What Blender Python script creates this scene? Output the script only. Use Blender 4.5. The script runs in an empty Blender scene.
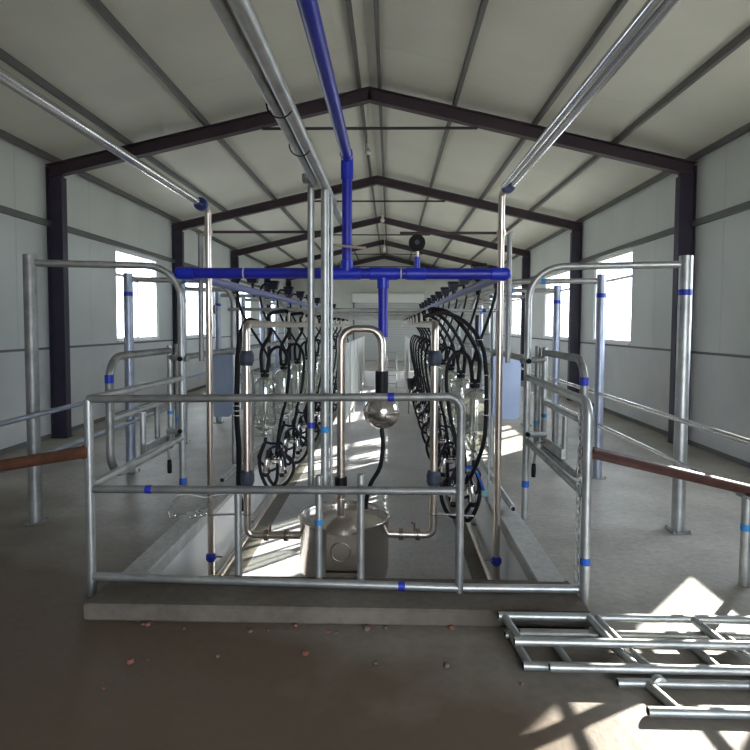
import bpy, math, random
from mathutils import Vector, Matrix, Quaternion
random.seed(7)
C = bpy.context.scene.collection
PI = math.pi

# ------------------------------------------------------------------ camera
F_PX, CX, CY = 600.0, 375.0, 356.0
PITCH, YAW = math.atan(30/600), math.atan(15/600)
EYE = Vector((0, 0, 1.6))
cam = bpy.data.cameras.new('camera')
cam_o = bpy.data.objects.new('camera', cam); C.objects.link(cam_o)
cam_o.location = EYE
ROLL = math.radians(.28)
cam_o.rotation_euler = (Matrix.Rotation(YAW, 3, 'Z') @ Matrix.Rotation(PI/2-PITCH, 3, 'X') @ Matrix.Rotation(ROLL, 3, 'Z')).to_euler()
cam.sensor_fit = 'HORIZONTAL'; cam.sensor_width = 36; cam.lens = 36*F_PX/750
cam.shift_y = -(375-CY)/750
cam.clip_start = 0.05; cam.clip_end = 400
bpy.context.scene.camera = cam_o
ROT = cam_o.rotation_euler.to_matrix()

def ray(px, py):
    return ROT @ Vector(((px-CX)/F_PX, -(py-CY)/F_PX, -1))
def P(px, py, Y):                      # where a sight line meets the plane at depth Y
    d = ray(px, py); return EYE + d*(Y/d.y)
def FL(px, py, z=0.0):                 # where a sight line meets the level z
    d = ray(px, py); return EYE + d*((z-EYE.z)/d.z)

# ------------------------------------------------------------------ mesh builder
class MB:
    def __init__(s): s.v = []; s.f = []; s.sm = []
    def add(s, vs, fs, smooth):
        o = len(s.v); s.v += [Vector(v) for v in vs]
        for f in fs: s.f.append([i+o for i in f]); s.sm.append(smooth)
    def box(s, lo, hi):
        (a, b, c), (d, e, f) = lo, hi
        vs = [(a,b,c),(d,b,c),(d,e,c),(a,e,c),(a,b,f),(d,b,f),(d,e,f),(a,e,f)]
        s.add(vs, [(0,3,2,1),(4,5,6,7),(0,1,5,4),(1,2,6,5),(2,3,7,6),(3,0,4,7)], False); return s
    def bbox(s, lo, hi, b=.01):           # box with chamfered edges
        (x0,y0,z0),(x1,y1,z1) = lo, hi
        vs = []; idx = {}
        for i, (x, sx) in enumerate(((x0,1),(x1,-1))):
            for j, (y, sy) in enumerate(((y0,1),(y1,-1))):
                for k, (z, sz) in enumerate(((z0,1),(z1,-1))):
                    idx[(i,j,k,0)] = len(vs); vs.append((x, y+sy*b, z+sz*b))
                    idx[(i,j,k,1)] = len(vs); vs.append((x+sx*b, y, z+sz*b))
                    idx[(i,j,k,2)] = len(vs); vs.append((x+sx*b, y+sy*b, z))
        fs = []
        for i in (0,1):
            fs.append([idx[(i,j,k,0)] for j,k in ((0,0),(1,0),(1,1),(0,1))])
            fs.append([idx[(j,i,k,1)] for j,k in ((0,0),(1,0),(1,1),(0,1))])
            fs.append([idx[(j,k,i,2)] for j,k in ((0,0),(1,0),(1,1),(0,1))])
        for i in (0,1):
            for j in (0,1):
                fs.append([idx[(i,j,0,0)],idx[(i,j,1,0)],idx[(i,j,1,1)],idx[(i,j,0,1)]])
                fs.append([idx[(i,0,j,0)],idx[(i,1,j,0)],idx[(i,1,j,2)],idx[(i,0,j,2)]])
                fs.append([idx[(0,i,j,1)],idx[(1,i,j,1)],idx[(1,i,j,2)],idx[(0,i,j,2)]])
        for i in (0,1):
            for j in (0,1):
                for k in (0,1): fs.append([idx[(i,j,k,q)] for q in (0,1,2)])
        cen = (Vector((x0,y0,z0))+Vector((x1,y1,z1)))/2
        out = []
        for f in fs:
            p = [Vector(vs[i]) for i in f]
            n = (p[1]-p[0]).cross(p[2]-p[0]); m = sum(p, Vector())/len(p)
            out.append(f if n.dot(m-cen) > 0 else f[::-1])
        s.add(vs, out, False); return s
    def prism(s, poly, a, b, plane='xz'):   # polygon swept along the remaining axis from a to b
        n = len(poly)
        mk = {'xz': lambda u, w, t: (u, t, w), 'yz': lambda u, w, t: (t, u, w), 'xy': lambda u, w, t: (u, w, t)}[plane]
        vs = [mk(u, w, a) for u, w in poly]+[mk(u, w, b) for u, w in poly]
        fs = [list(range(n)), [2*n-1-i for i in range(n)]]
        fs += [[i, n+i, n+(i+1) % n, (i+1) % n] for i in range(n)]
        s.add(vs, fs, False); return s
    def tube(s, pts, r, bend=0.0, seg=14, caps=True, r_end=None, inner=None):
        pts = fillet([Vector(p) for p in pts], bend)
        n = len(pts)
        t = [(pts[min(i+1, n-1)]-pts[max(i-1, 0)]).normalized() for i in range(n)]
        u = t[0].orthogonal().normalized()
        rings = []; vs = []
        for i in range(n):
            if i:
                q = t[i-1].rotation_difference(t[i]); u = q @ u
                u = (u - t[i]*u.dot(t[i])).normalized()
            w = t[i].cross(u)
            k = 1.0
            if 0 < i < n-1:
                a = (pts[i]-pts[i-1]).normalized(); c = a.dot(t[i]); k = 1/max(c, .6)
            rr = r if r_end is None else r+(r_end-r)*i/(n-1)
            for j in range(seg):
                th = 2*PI*j/seg
                vs.append(pts[i]+(u*math.cos(th)+w*math.sin(th))*rr)
        fs = [[i*seg+j, i*seg+(j+1) % seg, (i+1)*seg+(j+1) % seg, (i+1)*seg+j] for i in range(n-1) for j in range(seg)]
        s.add(vs, fs, True)
        if caps: s.add(vs[:seg], [list(range(seg))[::-1]], False); s.add(vs[-seg:], [list(range(seg))], False)
        return s
    def lathe(s, prof, org, axis=(0,0,1), seg=24, closed=False):   # prof: (radius, height along the axis)
        axis = Vector(axis).normalized(); u = axis.orthogonal().normalized(); w = axis.cross(u); org = Vector(org)
        vs = []
        for r, h in prof:
            for j in range(seg):
                th = 2*PI*j/seg; vs.append(org+axis*h+(u*math.cos(th)+w*math.sin(th))*max(r, 1e-4))
        fs = []
        for i in range(len(prof)-1):
            for j in range(seg): fs.append([i*seg+j, i*seg+(j+1) % seg, (i+1)*seg+(j+1) % seg, (i+1)*seg+j])
        s.add(vs, fs, True); return s
    def cyl(s, a, b, r, seg=20, bev=.004):
        a = Vector(a); b = Vector(b); L = (b-a).length; bev = min(bev, L*.4, r*.4)
        return s.lathe_sharp([(0,0),(r-bev,0),(r,bev),(r,L-bev),(r-bev,L),(0,L)], a, b-a, seg)
    def lathe_sharp(s, prof, org, axis=(0,0,1), seg=24):
        for p, q in zip(prof[:-1], prof[1:]): s.lathe([p, q], org, axis, seg)
        return s
    def ball(s, c, r, seg=28, sz=1.0):
        n = seg//2
        return s.lathe([(r*math.sin(PI*i/n), -r*sz*math.cos(PI*i/n)) for i in range(n+1)], c, (0,0,1), seg)
    def torus(s, c, axis, R, r, seg=28, rs=8, arc=1.0):
        axis = Vector(axis).normalized(); u = axis.orthogonal().normalized(); w = axis.cross(u); c = Vector(c)
        vs = []; fs = []
        for i in range(seg):
            th = 2*PI*i/seg; d = u*math.cos(th)+w*math.sin(th)
            for j in range(rs):
                ph = 2*PI*j/rs; vs.append(c+d*(R+r*math.cos(ph))+axis*(r*math.sin(ph)))
        for i in range(seg):
            for j in range(rs):
                a, b = i, (i+1) % seg
                fs.append([a*rs+j, b*rs+j, b*rs+(j+1) % rs, a*rs+(j+1) % rs])
        s.add(vs, fs, True); return s
    def build(s, name, mat, parent=None, loc=None):
        org = Vector((0,0,0))
        if parent is not None: org = wloc(parent)
        else:
            org = Vector(loc) if loc is not None else base_of(s.v)
        me = bpy.data.meshes.new(name)
        me.from_pydata([v-org for v in s.v], [], s.f)
        me.polygons.foreach_set('use_smooth', s.sm)
        me.materials.append(mat); me.update()
        o = bpy.data.objects.new(name, me); C.objects.link(o)
        if parent is not None: o.parent = parent
        else: o.location = org
        return o

def base_of(v):
    xs = [p.x for p in v]; ys = [p.y for p in v]; zs = [p.z for p in v]
    return Vector(((min(xs)+max(xs))/2, (min(ys)+max(ys))/2, min(zs)))
def wloc(o):
    l = Vector((0,0,0))
    while o is not None: l = l+o.location; o = o.parent
    return l
def fillet(p, r):
    if r <= 0 or len(p) < 3: return p
    out = [p[0]]
    for i in range(1, len(p)-1):
        a, b, c = p[i-1], p[i], p[i+1]
        d1 = (a-b); d2 = (c-b); l1 = d1.length; l2 = d2.length
        d1.normalize(); d2.normalize()
        ang = math.acos(max(-1, min(1, d1.dot(d2))))
        if ang > PI-.03: out.append(b); continue
        t = min(r/math.tan(ang/2), l1*.49 if i > 1 else l1*.95, l2*.49 if i < len(p)-2 else l2*.95)
        rr = t*math.tan(ang/2)
        bis = (d1+d2).normalized(); cen = b+bis*(rr/math.sin(ang/2))
        s0 = b+d1*t-cen; s1 = b+d2*t-cen
        tot = s0.angle(s1); ax = s0.cross(s1).normalized()
        n = max(3, int(tot/.2))
        for k in range(n+1): out.append(cen+Quaternion(ax, tot*k/n) @ s0)
    out.append(p[-1])
    q = [out[0]]
    for v in out[1:]:
        if (v-q[-1]).length > 1e-4: q.append(v)
    return q
def spline(p, n=8):                      # smooth curve through points
    p = [Vector(v) for v in p]; q = [p[0]*2-p[1]]+p+[p[-1]*2-p[-2]]; out = []
    for i in range(1, len(q)-2):
        a, b, c, d = q[i-1:i+3]
        for k in range(n):
            t = k/n
            out.append(.5*((2*b)+(c-a)*t+(2*a-5*b+4*c-d)*t*t+(3*b-a-3*c+d)*t**3))
    out.append(p[-1]); return out

def tag(o, label, cat, group=None, kind=None):
    o['label'] = label; o['category'] = cat
    if group: o['group'] = group
    if kind: o['kind'] = kind
    return o
def thing(name, label, cat, loc=(0,0,0), group=None):
    o = bpy.data.objects.new(name, None); C.objects.link(o); o.location = loc; o.empty_display_size = .1
    return tag(o, label, cat, group)
def struct(o, label=None, cat=None):
    o['kind'] = 'structure'
    if label: o['label'] = label; o['category'] = cat or o.name.split('.')[0].replace('_', ' ')
    return o
def dup(root, loc, label):
    r = root.copy(); C.objects.link(r); r.location = loc; r['label'] = label
    for ch in list(root.children):
        c = ch.copy(); C.objects.link(c); c.parent = r
        for g in list(ch.children):
            d = g.copy(); C.objects.link(d); d.parent = c
    return r

# ------------------------------------------------------------------ materials
def mat(name, col, rough=.5, metal=0.0, noise=None, bump=None, spec=None, trans=0.0):
    m = bpy.data.materials.new(name); m.use_nodes = True
    nt = m.node_tree; b = nt.nodes['Principled BSDF']
    b.inputs['Base Color'].default_value = (*col, 1); b.inputs['Roughness'].default_value = rough
    b.inputs['Metallic'].default_value = metal
    if spec is not None: b.inputs['Specular IOR Level'].default_value = spec
    if trans: b.inputs['Transmission Weight'].default_value = trans
    if noise:
        col2, scale, detail, lo, hi = noise
        tc = nt.nodes.new('ShaderNodeTexCoord'); nz = nt.nodes.new('ShaderNodeTexNoise')
        nz.inputs['Scale'].default_value = scale; nz.inputs['Detail'].default_value = detail
        rp = nt.nodes.new('ShaderNodeValToRGB')
        rp.color_ramp.elements[0].position = lo; rp.color_ramp.elements[1].position = hi
        rp.color_ramp.elements[0].color = (*col, 1); rp.color_ramp.elements[1].color = (*col2, 1)
        nt.links.new(tc.outputs['Object'], nz.inputs['Vector'])
        nt.links.new(nz.outputs['Fac'], rp.inputs['Fac']); nt.links.new(rp.outputs['Color'], b.inputs['Base Color'])
    if bump:
        scale, strength = bump
        tc = nt.nodes.new('ShaderNodeTexCoord'); nz = nt.nodes.new('ShaderNodeTexNoise')
        nz.inputs['Scale'].default_value = scale; nz.inputs['Detail'].default_value = 6
        bp = nt.nodes.new('ShaderNodeBump'); bp.inputs['Strength'].default_value = strength; bp.inputs['Distance'].default_value = .01
        nt.links.new(tc.outputs['Object'], nz.inputs['Vector']); nt.links.new(nz.outputs['Fac'], bp.inputs['Height'])
        nt.links.new(bp.outputs['Normal'], b.inputs['Normal'])
    return m

M = {}
M['galv'] = mat('galvanised steel', (.50,.51,.50), .42, .75, ((.36,.37,.36), 9, 5, .4, .7))
M['galv_dull'] = mat('dull galvanised steel', (.36,.36,.35), .5, .7, ((.24,.24,.24), 9, 5, .4, .7))
M['blue_galv'] = mat('bluish galvanised steel', (.42,.46,.56), .4, .7, ((.32,.35,.44), 8, 4, .4, .7))
M['steel'] = mat('stainless steel', (.70,.615,.54), .28, 1.0, ((.58,.50,.43), 6, 4, .4, .75))
M['steel_bright'] = mat('bright stainless steel', (.80,.78,.76), .16, 1.0)
M['satin'] = mat('satin stainless steel', (.76,.71,.68), .2, 1.0, ((.68,.63,.60), 5, 3, .4, .7))
M['chrome'] = mat('plain stainless steel', (.62,.62,.61), .2, 1.0)
M['bronze'] = mat('dark stainless fittings', (.42,.36,.31), .3, 1.0)
M['blue'] = mat('blue plastic pipe', (.012,.016,.36), .38, 0, ((.016,.024,.42), 5, 3, .4, .7))
M['blue_fit'] = mat('blue plastic fitting', (.014,.03,.50), .36)
M['blue_line'] = mat('shade tinted blue plastic pipe', (.17,.18,.42), .4)  # blue pipe greyed so the colour itself carries shade
M['tape'] = mat('blue tape', (.015,.035,.42), .5)
M['azure'] = mat('azure tape', (.02,.11,.52), .5)
M['clampblue'] = mat('dark blue clamp', (.012,.022,.14), .4)
M['cyan'] = mat('light blue tape', (.03,.25,.62), .5)
M['rubber'] = mat('black rubber', (.009,.008,.012), .5, spec=.25)
M['navy'] = mat('navy rubber', (.012,.011,.032), .45, spec=.3)
M['hoseblue'] = mat('bright blue hose', (.03,.13,.6), .35)
M['grey_rubber'] = mat('slate rubber coupling', (.045,.055,.085), .6)
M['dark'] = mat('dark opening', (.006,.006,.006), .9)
M['frame'] = mat('maroon steel paint', (.052,.032,.042), .55, 0, ((.038,.024,.036), 3, 3, .4, .7))
M['column'] = mat('veil tinted steel paint', (.042,.034,.062), .55, 0, ((.032,.026,.05), 3, 3, .4, .7))  # violet cast paints lens veiling into the column colour
M['purlin'] = mat('grey purlin', (.13,.13,.128), .5, .2)
M['rust'] = mat('rusty steel', (.105,.042,.022), .75, .1, ((.20,.075,.035), 14, 8, .45, .75), (30, .3))
M['maroon'] = mat('rust primer steel', (.06,.022,.018), .55, .1, ((.12,.045,.03), 12, 8, .45, .8))
M['white'] = mat('white painted metal', (.72,.72,.70), .5)
M['sheet'] = mat('blue grey sheet metal', (.36,.43,.58), .4, .35, ((.30,.37,.52), 4, 4, .4, .7))
M['beige'] = mat('beige metal box', (.27,.225,.18), .42, .5)
M['brick'] = mat('brick crumbs', (.24,.10,.07), .9)
M['red'] = mat('red lever', (.5,.03,.025), .45)
M['cord'] = mat('white cord', (.7,.68,.62), .7)
M['pvc_white'] = mat('white nipple plastic', (.68,.62,.55), .4)

def glass_mat(name, tint, mixf, base=.05):
    m = bpy.data.materials.new(name); m.use_nodes = True; nt = m.node_tree; nt.nodes.clear()
    out = nt.nodes.new('ShaderNodeOutputMaterial'); mx = nt.nodes.new('ShaderNodeMixShader')
    tr = nt.nodes.new('ShaderNodeBsdfTransparent'); gl = nt.nodes.new('ShaderNodeBsdfGlossy')
    tr.inputs['Color'].default_value = (*tint, 1); gl.inputs['Roughness'].default_value = .03
    fr = nt.nodes.new('ShaderNodeLayerWeight'); pw = nt.nodes.new('ShaderNodeMath'); pw.operation = 'POWER'; pw.inputs[1].default_value = 3.0
    ma = nt.nodes.new('ShaderNodeMath'); ma.operation = 'MULTIPLY_ADD'; ma.inputs[1].default_value = mixf; ma.inputs[2].default_value = base
    nt.links.new(fr.outputs['Facing'], pw.inputs[0]); nt.links.new(pw.outputs[0], ma.inputs[0])
    fr = ma
    nt.links.new(fr.outputs[0], mx.inputs[0]); nt.links.new(tr.outputs[0], mx.inputs[1]); nt.links.new(gl.outputs[0], mx.inputs[2])
    nt.links.new(mx.outputs[0], out.inputs[0]); return m
M['pane'] = glass_mat('window glass', (.97,.98,.98), .35)
M['jar'] = glass_mat('jar glass', (.95,.96,.94), .9, .20)

def concrete(name, c1, c2, c3=None, dirt_shade=False, rough=.8):
    m = bpy.data.materials.new(name); m.use_nodes = True; nt = m.node_tree; b = nt.nodes['Principled BSDF']
    N = nt.nodes.new; L = nt.links.new
    tc = N('ShaderNodeTexCoord')
    n1 = N('ShaderNodeTexNoise'); n1.inputs['Scale'].default_value = 1.1; n1.inputs['Detail'].default_value = 9; n1.inputs['Roughness'].default_value = .62
    n2 = N('ShaderNodeTexNoise'); n2.inputs['Scale'].default_value = 22; n2.inputs['Detail'].default_value = 8
    L(tc.outputs['Object'], n1.inputs['Vector']); L(tc.outputs['Object'], n2.inputs['Vector'])
    r1 = N('ShaderNodeValToRGB'); r1.color_ramp.elements[0].position = .36; r1.color_ramp.elements[1].position = .66
    r1.color_ramp.elements[0].color = (*c1, 1); r1.color_ramp.elements[1].color = (*c2, 1)
    L(n1.outputs['Fac'], r1.inputs['Fac'])
    mx = N('ShaderNodeMix'); mx.data_type = 'RGBA'; mx.blend_type = 'MULTIPLY'; mx.inputs[0].default_value = .45
    r2 = N('ShaderNodeValToRGB'); r2.color_ramp.elements[0].position = .3; r2.color_ramp.elements[1].position = .62
    r2.color_ramp.elements[0].color = (.55,.55,.55,1)
    L(n2.outputs['Fac'], r2.inputs['Fac']); L(r1.outputs['Color'], mx.inputs[6]); L(r2.outputs['Color'], mx.inputs[7])
    col = mx.outputs[2]
    if dirt_shade:                                  # trodden soil at the entrance end, leaning left to paint in that side's shade
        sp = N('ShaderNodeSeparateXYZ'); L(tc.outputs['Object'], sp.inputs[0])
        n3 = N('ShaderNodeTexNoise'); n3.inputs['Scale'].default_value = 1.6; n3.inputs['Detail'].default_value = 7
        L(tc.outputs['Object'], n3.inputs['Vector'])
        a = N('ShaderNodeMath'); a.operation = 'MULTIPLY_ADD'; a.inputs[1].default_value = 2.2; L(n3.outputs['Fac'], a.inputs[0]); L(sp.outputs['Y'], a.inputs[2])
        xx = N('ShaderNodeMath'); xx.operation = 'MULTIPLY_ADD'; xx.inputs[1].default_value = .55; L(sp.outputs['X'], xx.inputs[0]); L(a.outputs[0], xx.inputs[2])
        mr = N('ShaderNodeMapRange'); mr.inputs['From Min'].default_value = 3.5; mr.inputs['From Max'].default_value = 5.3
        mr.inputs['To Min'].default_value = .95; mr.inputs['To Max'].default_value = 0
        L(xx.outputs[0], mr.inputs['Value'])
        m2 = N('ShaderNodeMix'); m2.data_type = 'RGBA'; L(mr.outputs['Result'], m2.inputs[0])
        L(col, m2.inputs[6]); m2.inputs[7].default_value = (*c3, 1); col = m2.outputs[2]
    L(col, b.inputs['Base Color']); b.inputs['Roughness'].default_value = rough
    b.inputs['Specular IOR Level'].default_value = .35
    bp = N('ShaderNodeBump'); bp.inputs['Strength'].default_value = .25; bp.inputs['Distance'].default_value = .01
    L(n2.outputs['Fac'], bp.inputs['Height']); L(bp.outputs['Normal'], b.inputs['Normal'])
    return m
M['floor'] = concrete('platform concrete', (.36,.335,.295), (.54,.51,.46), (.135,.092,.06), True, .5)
M['kerb'] = concrete('kerb concrete', (.52,.51,.49), (.66,.65,.63), rough=.75)
M['slab'] = concrete('dusty sill concrete', (.11,.088,.07), (.21,.18,.15), rough=.85)
M['pitwall'] = mat('white limewash', (.80,.80,.81), .7, 0, ((.87,.87,.87), 2.5, 7, .35, .7), (14, .15))
M['pitfloor'] = concrete('pit floor concrete', (.60,.59,.61), (.72,.71,.73), rough=.4)
M['plaster'] = mat('grey plaster', (.60,.61,.62), .75, 0, ((.68,.69,.69), 1.5, 6, .35, .7))
M['gutter'] = concrete('damp gutter', (.20,.185,.155), (.31,.29,.25), rough=.6)
M['ground'] = concrete('pale yard soil', (.42,.40,.36), (.52,.50,.45), rough=.95)

def panel_mat(name, col, axis, pitch, depth):    # sandwich panel with fine joints across one axis
    m = bpy.data.materials.new(name); m.use_nodes = True; nt = m.node_tree; b = nt.nodes['Principled BSDF']
    N = nt.nodes.new; L = nt.links.new
    tc = N('ShaderNodeTexCoord'); sp = N('ShaderNodeSeparateXYZ'); L(tc.outputs['Object'], sp.inputs[0])
    mo = N('ShaderNodeMath'); mo.operation = 'PINGPONG'; mo.inputs[1].default_value = pitch/2; L(sp.outputs[axis], mo.inputs[0])
    mr = N('ShaderNodeMapRange'); mr.inputs['From Min'].default_value = 0; mr.inputs['From Max'].default_value = .012
    L(mo.outputs[0], mr.inputs['Value'])
    nz = N('ShaderNodeTexNoise'); nz.inputs['Scale'].default_value = .8; nz.inputs['Detail'].default_value = 5
    L(tc.outputs['Object'], nz.inputs['Vector'])
    rp = N('ShaderNodeValToRGB'); rp.color_ramp.elements[0].color = (*[c*.90 for c in col], 1); rp.color_ramp.elements[1].color = (*col, 1)
    rp.color_ramp.elements[0].position = .35; rp.color_ramp.elements[1].position = .65
    L(nz.outputs['Fac'], rp.inputs['Fac'])
    mx = N('ShaderNodeMix'); mx.data_type = 'RGBA'; L(mr.outputs['Result'], mx.inputs[0])
    mx.inputs[6].default_value = (*[c*depth for c in col], 1); L(rp.outputs['Color'], mx.inputs[7])
    L(mx.outputs[2], b.inputs['Base Color']); b.inputs['Roughness'].default_value = .5
    bp = N('ShaderNodeBump'); bp.inputs['Strength'].default_value = .5; bp.inputs['Distance'].default_value = .01
    L(mr.outputs['Result'], bp.inputs['Height']); L(bp.outputs['Normal'], b.inputs['Normal'])
    return m
M['wall_panel'] = panel_mat('wall sandwich panel', (.66,.69,.67), 'Y', .95, .80)
M['roof_panel'] = panel_mat('roof sandwich panel', (.67,.655,.565), 'Y', 2.4, .86)
M['back_panel'] = panel_mat('end wall panel', (.60,.61,.57), 'X', .95, .8)
M['shutter'] = panel_mat('roller shutter slats', (.52,.53,.50), 'Z', .11, .6)

# ------------------------------------------------------------------ the building
XL, XR, XC = -4.78, 4.12, -.30
Y0, Y1 = -3.4, 27.75
EAVE, RIDGE = 3.80, 4.84          # top of the steel frames
PIT_L, PIT_R, KO_L, KO_R = -1.47, .88, -1.63, 1.05
PIT_Z, PIT_Y0, PIT_Y1 = -.52, 3.52, 21.0
FR = [3.55-4.8, 3.55, 8.35, 13.15, 17.95, 22.75, 27.5]
WIN = [(10.4, 12.3), (13.95, 16.2), (18.6, 20.6), (23.4, 25.2)]
WIN_R = [(4.25, 6.38)]+WIN
SILL, HEAD, TRIM_Z = 1.32, 2.94, 1.27

def rz(x, off=0.0):                  # height of the roof line above x
    return RIDGE-(RIDGE-EAVE)*abs(x-XC)/4.5+off

f = MB()
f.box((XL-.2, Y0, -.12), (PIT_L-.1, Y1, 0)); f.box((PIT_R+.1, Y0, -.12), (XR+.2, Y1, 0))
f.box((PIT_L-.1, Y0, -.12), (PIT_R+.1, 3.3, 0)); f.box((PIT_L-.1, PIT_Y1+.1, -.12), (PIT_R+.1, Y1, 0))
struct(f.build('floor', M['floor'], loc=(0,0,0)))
struct(MB().box((PIT_L-.1, PIT_Y0-.2, PIT_Z-.1), (PIT_R+.1, PIT_Y1+.1, PIT_Z)).build('floor_pit', M['pitfloor'], loc=(0,0,PIT_Z)))
for nm, a_, b_ in (('trim_6', PIT_L, PIT_L+.22), ('trim_7', PIT_R-.18, PIT_R)):
    struct(MB().box((a_, PIT_Y0, PIT_Z), (b_, PIT_Y1, PIT_Z+.004)).build(nm, M['gutter'], loc=(a_, PIT_Y0, PIT_Z)), 'damp %s gutter strip along the foot of the pit wall' % ('greenish' if nm == 'trim_6' else 'brown'), 'gutter')
for nm, lo, hi in (('wall_pit_left', (PIT_L-.1, PIT_Y0-.2, PIT_Z), (PIT_L, PIT_Y1, -.0)),
                   ('wall_pit_right', (PIT_R, PIT_Y0-.2, PIT_Z), (PIT_R+.1, PIT_Y1, -.0)),
                   ('wall_pit_back', (PIT_L, PIT_Y1, PIT_Z), (PIT_R, PIT_Y1+.1, .02)),
                   ('wall_pit_front', (PIT_L, PIT_Y0-.2, PIT_Z), (PIT_R, PIT_Y0, 0))):
    struct(MB().box(lo, hi).build(nm, M['pitwall']))
k = MB(); k.bbox((KO_L, 3.5, .0), (PIT_L+.003, 4.75, .095), .008); k.bbox((KO_L, 4.75, .0), (PIT_L+.003, PIT_Y1, .05), .008)
struct(k.build('trim_1', M['kerb'], loc=(KO_L,3.5,0)), 'grey concrete kerb along the sunlit white side of the pit', 'kerb')
k = MB(); k.bbox((PIT_R-.003, 3.5, .0), (KO_R, 4.9, .095), .008); k.bbox((PIT_R-.003, 4.9, .0), (KO_R, PIT_Y1, .05), .008)
struct(k.build('trim_2', M['kerb'], loc=(KO_R,3.5,0)), 'grey concrete kerb along the shaded side of the pit', 'kerb')
k = MB(); k.bbox((-1.655, FL(250, 624).y, 0), (1.075, 3.535, .093), .012)
struct(k.build('trim_3', M['slab'], loc=(KO_L,3.24,0)), 'dusty concrete sill across the front of the pit', 'kerb')

# side walls with window openings
def side_wall(nm, x0, x1, xi):
    lo = MB(); up = MB()
    lo.box((x0, Y0, -.15), (x1, Y1, TRIM_Z))
    up.box((x0, Y0, TRIM_Z), (x1, Y1, SILL)); up.box((x0, Y0, HEAD), (x1, Y1, EAVE+.16))
    ys = [Y0]+[v for w in (WIN if xi == XL else WIN_R) for v in w]+[Y1]
    for a, b in zip(ys[::2], ys[1::2]): up.box((x0, a, SILL), (x1, b, HEAD))
    struct(up.build(nm, M['wall_panel'], loc=(xi,0,0)))
    struct(lo.build(nm+'_lower', M['plaster'], loc=(xi,0,0)))
side_wall('wall_left', XL-.14, XL, XL); side_wall('wall_right', XR, XR+.14, XR)
b = MB()
b.prism([(XL, -.1), (XR, -.1), (XR, EAVE+.12), (XC, RIDGE+.14), (XL, EAVE+.05)], Y1, Y1+.14)
struct(b.build('wall_back', M['back_panel'], loc=(XC,Y1,0)))
b = MB()   # entrance end, behind the viewer, with an unseen doorway set rightward to light that floor
for xa, xb in ((XL, .2), (3.9, XR)): b.box((xa, Y0-.14, -.1), (xb, Y0, EAVE+.1))
b.prism([(.2, 3.0), (3.9, 3.0), (3.9, EAVE+.1), (.2, EAVE+.1)], Y0-.14, Y0)
b.prism([(XL, EAVE+.1), (XR, EAVE+.1), (XC, RIDGE+.1)], Y0-.14, Y0)
struct(b.build('wall_front', M['back_panel'], loc=(XC,Y0,0)))
# ceiling panels
c = MB()
for xe in (XL-.2, XR+.2):
    z = rz(xe)
    c.prism([(xe, z+.075), (XC, RIDGE+.075), (XC, RIDGE+.19), (xe, z+.19)], Y0-.2, Y1+.2)
struct(c.build('ceiling', M['roof_panel'], loc=(XC,0,RIDGE)))
# ground outside
gm = MB()
for lo, hi in (((-70,-60,-.4), (XL-.15,90,-.16)), ((XR+.15,-60,-.4), (70,90,-.16)), ((XL-.15,-60,-.4), (XR+.15,Y0-.15,-.16)), ((XL-.15,Y1+.15,-.4), (XR+.15,90,-.16))): gm.box(lo, hi)
struct(gm.build('ground', M['ground'], loc=(0,0,-.2)))

# portal frames
def ibeam_prism(mb, a, b, y, d, w=.13, t=.012, tw=.01):
    """I section between two points of the xz plane, depth d below the a-b line"""
    a = Vector(a); b = Vector(b); u = (b-a).normalized(); n = Vector((-u.y, u.x))
    if n.y > 0: n = -n
    q = lambda p, s: (p.x+n.x*s, p.y+n.y*s)
    mb.prism([q(a,0), q(b,0), q(b,t), q(a,t)], y-w/2, y+w/2)
    mb.prism([q(a,d-t), q(b,d-t), q(b,d), q(a,d)], y-w/2, y+w/2)
    mb.prism([q(a,t), q(b,t), q(b,d-t), q(a,d-t)], y-tw/2, y+tw/2)
for i, y in enumerate(FR):
    fr = bpy.data.objects.new('portal_frame', None); C.objects.link(fr); fr.location = (XC, y, 0)
    fr['kind'] = 'structure'
    for sx, xw in ((1, XL), (-1, XR)):
        cm = MB(); a = xw+sx*.01; bq = xw+sx*.23
        cm.box((min(a,a+sx*.012), y-.065, 0), (max(a,a+sx*.012), y+.065, EAVE-.02))
        cm.box((min(bq,bq-sx*.012), y-.065, 0), (max(bq,bq-sx*.012), y+.065, EAVE-.16))
        cm.box((min(a,bq)+.011, y-.02, 0), (max(a,bq)-.011, y+.02, EAVE-.1))
        cm.box((min(a,bq)-.0, y-.09, 0), (max(a,bq), y+.09, .015))
        cm.build('column', M['column'], fr)
        rm = MB(); ibeam_prism(rm, (xw+sx*.01, rz(xw+sx*.01)), (XC, RIDGE), y, .175)
        rm.build('rafter', M['frame'], fr)
    tz = 4.30; hx = (RIDGE-.2-tz)/((RIDGE-EAVE)/4.5)
    MB().tube([(XC-hx, y, tz), (XC+hx, y, tz)], .02, seg=10).build('tie_rod', M['frame'], fr)
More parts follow.
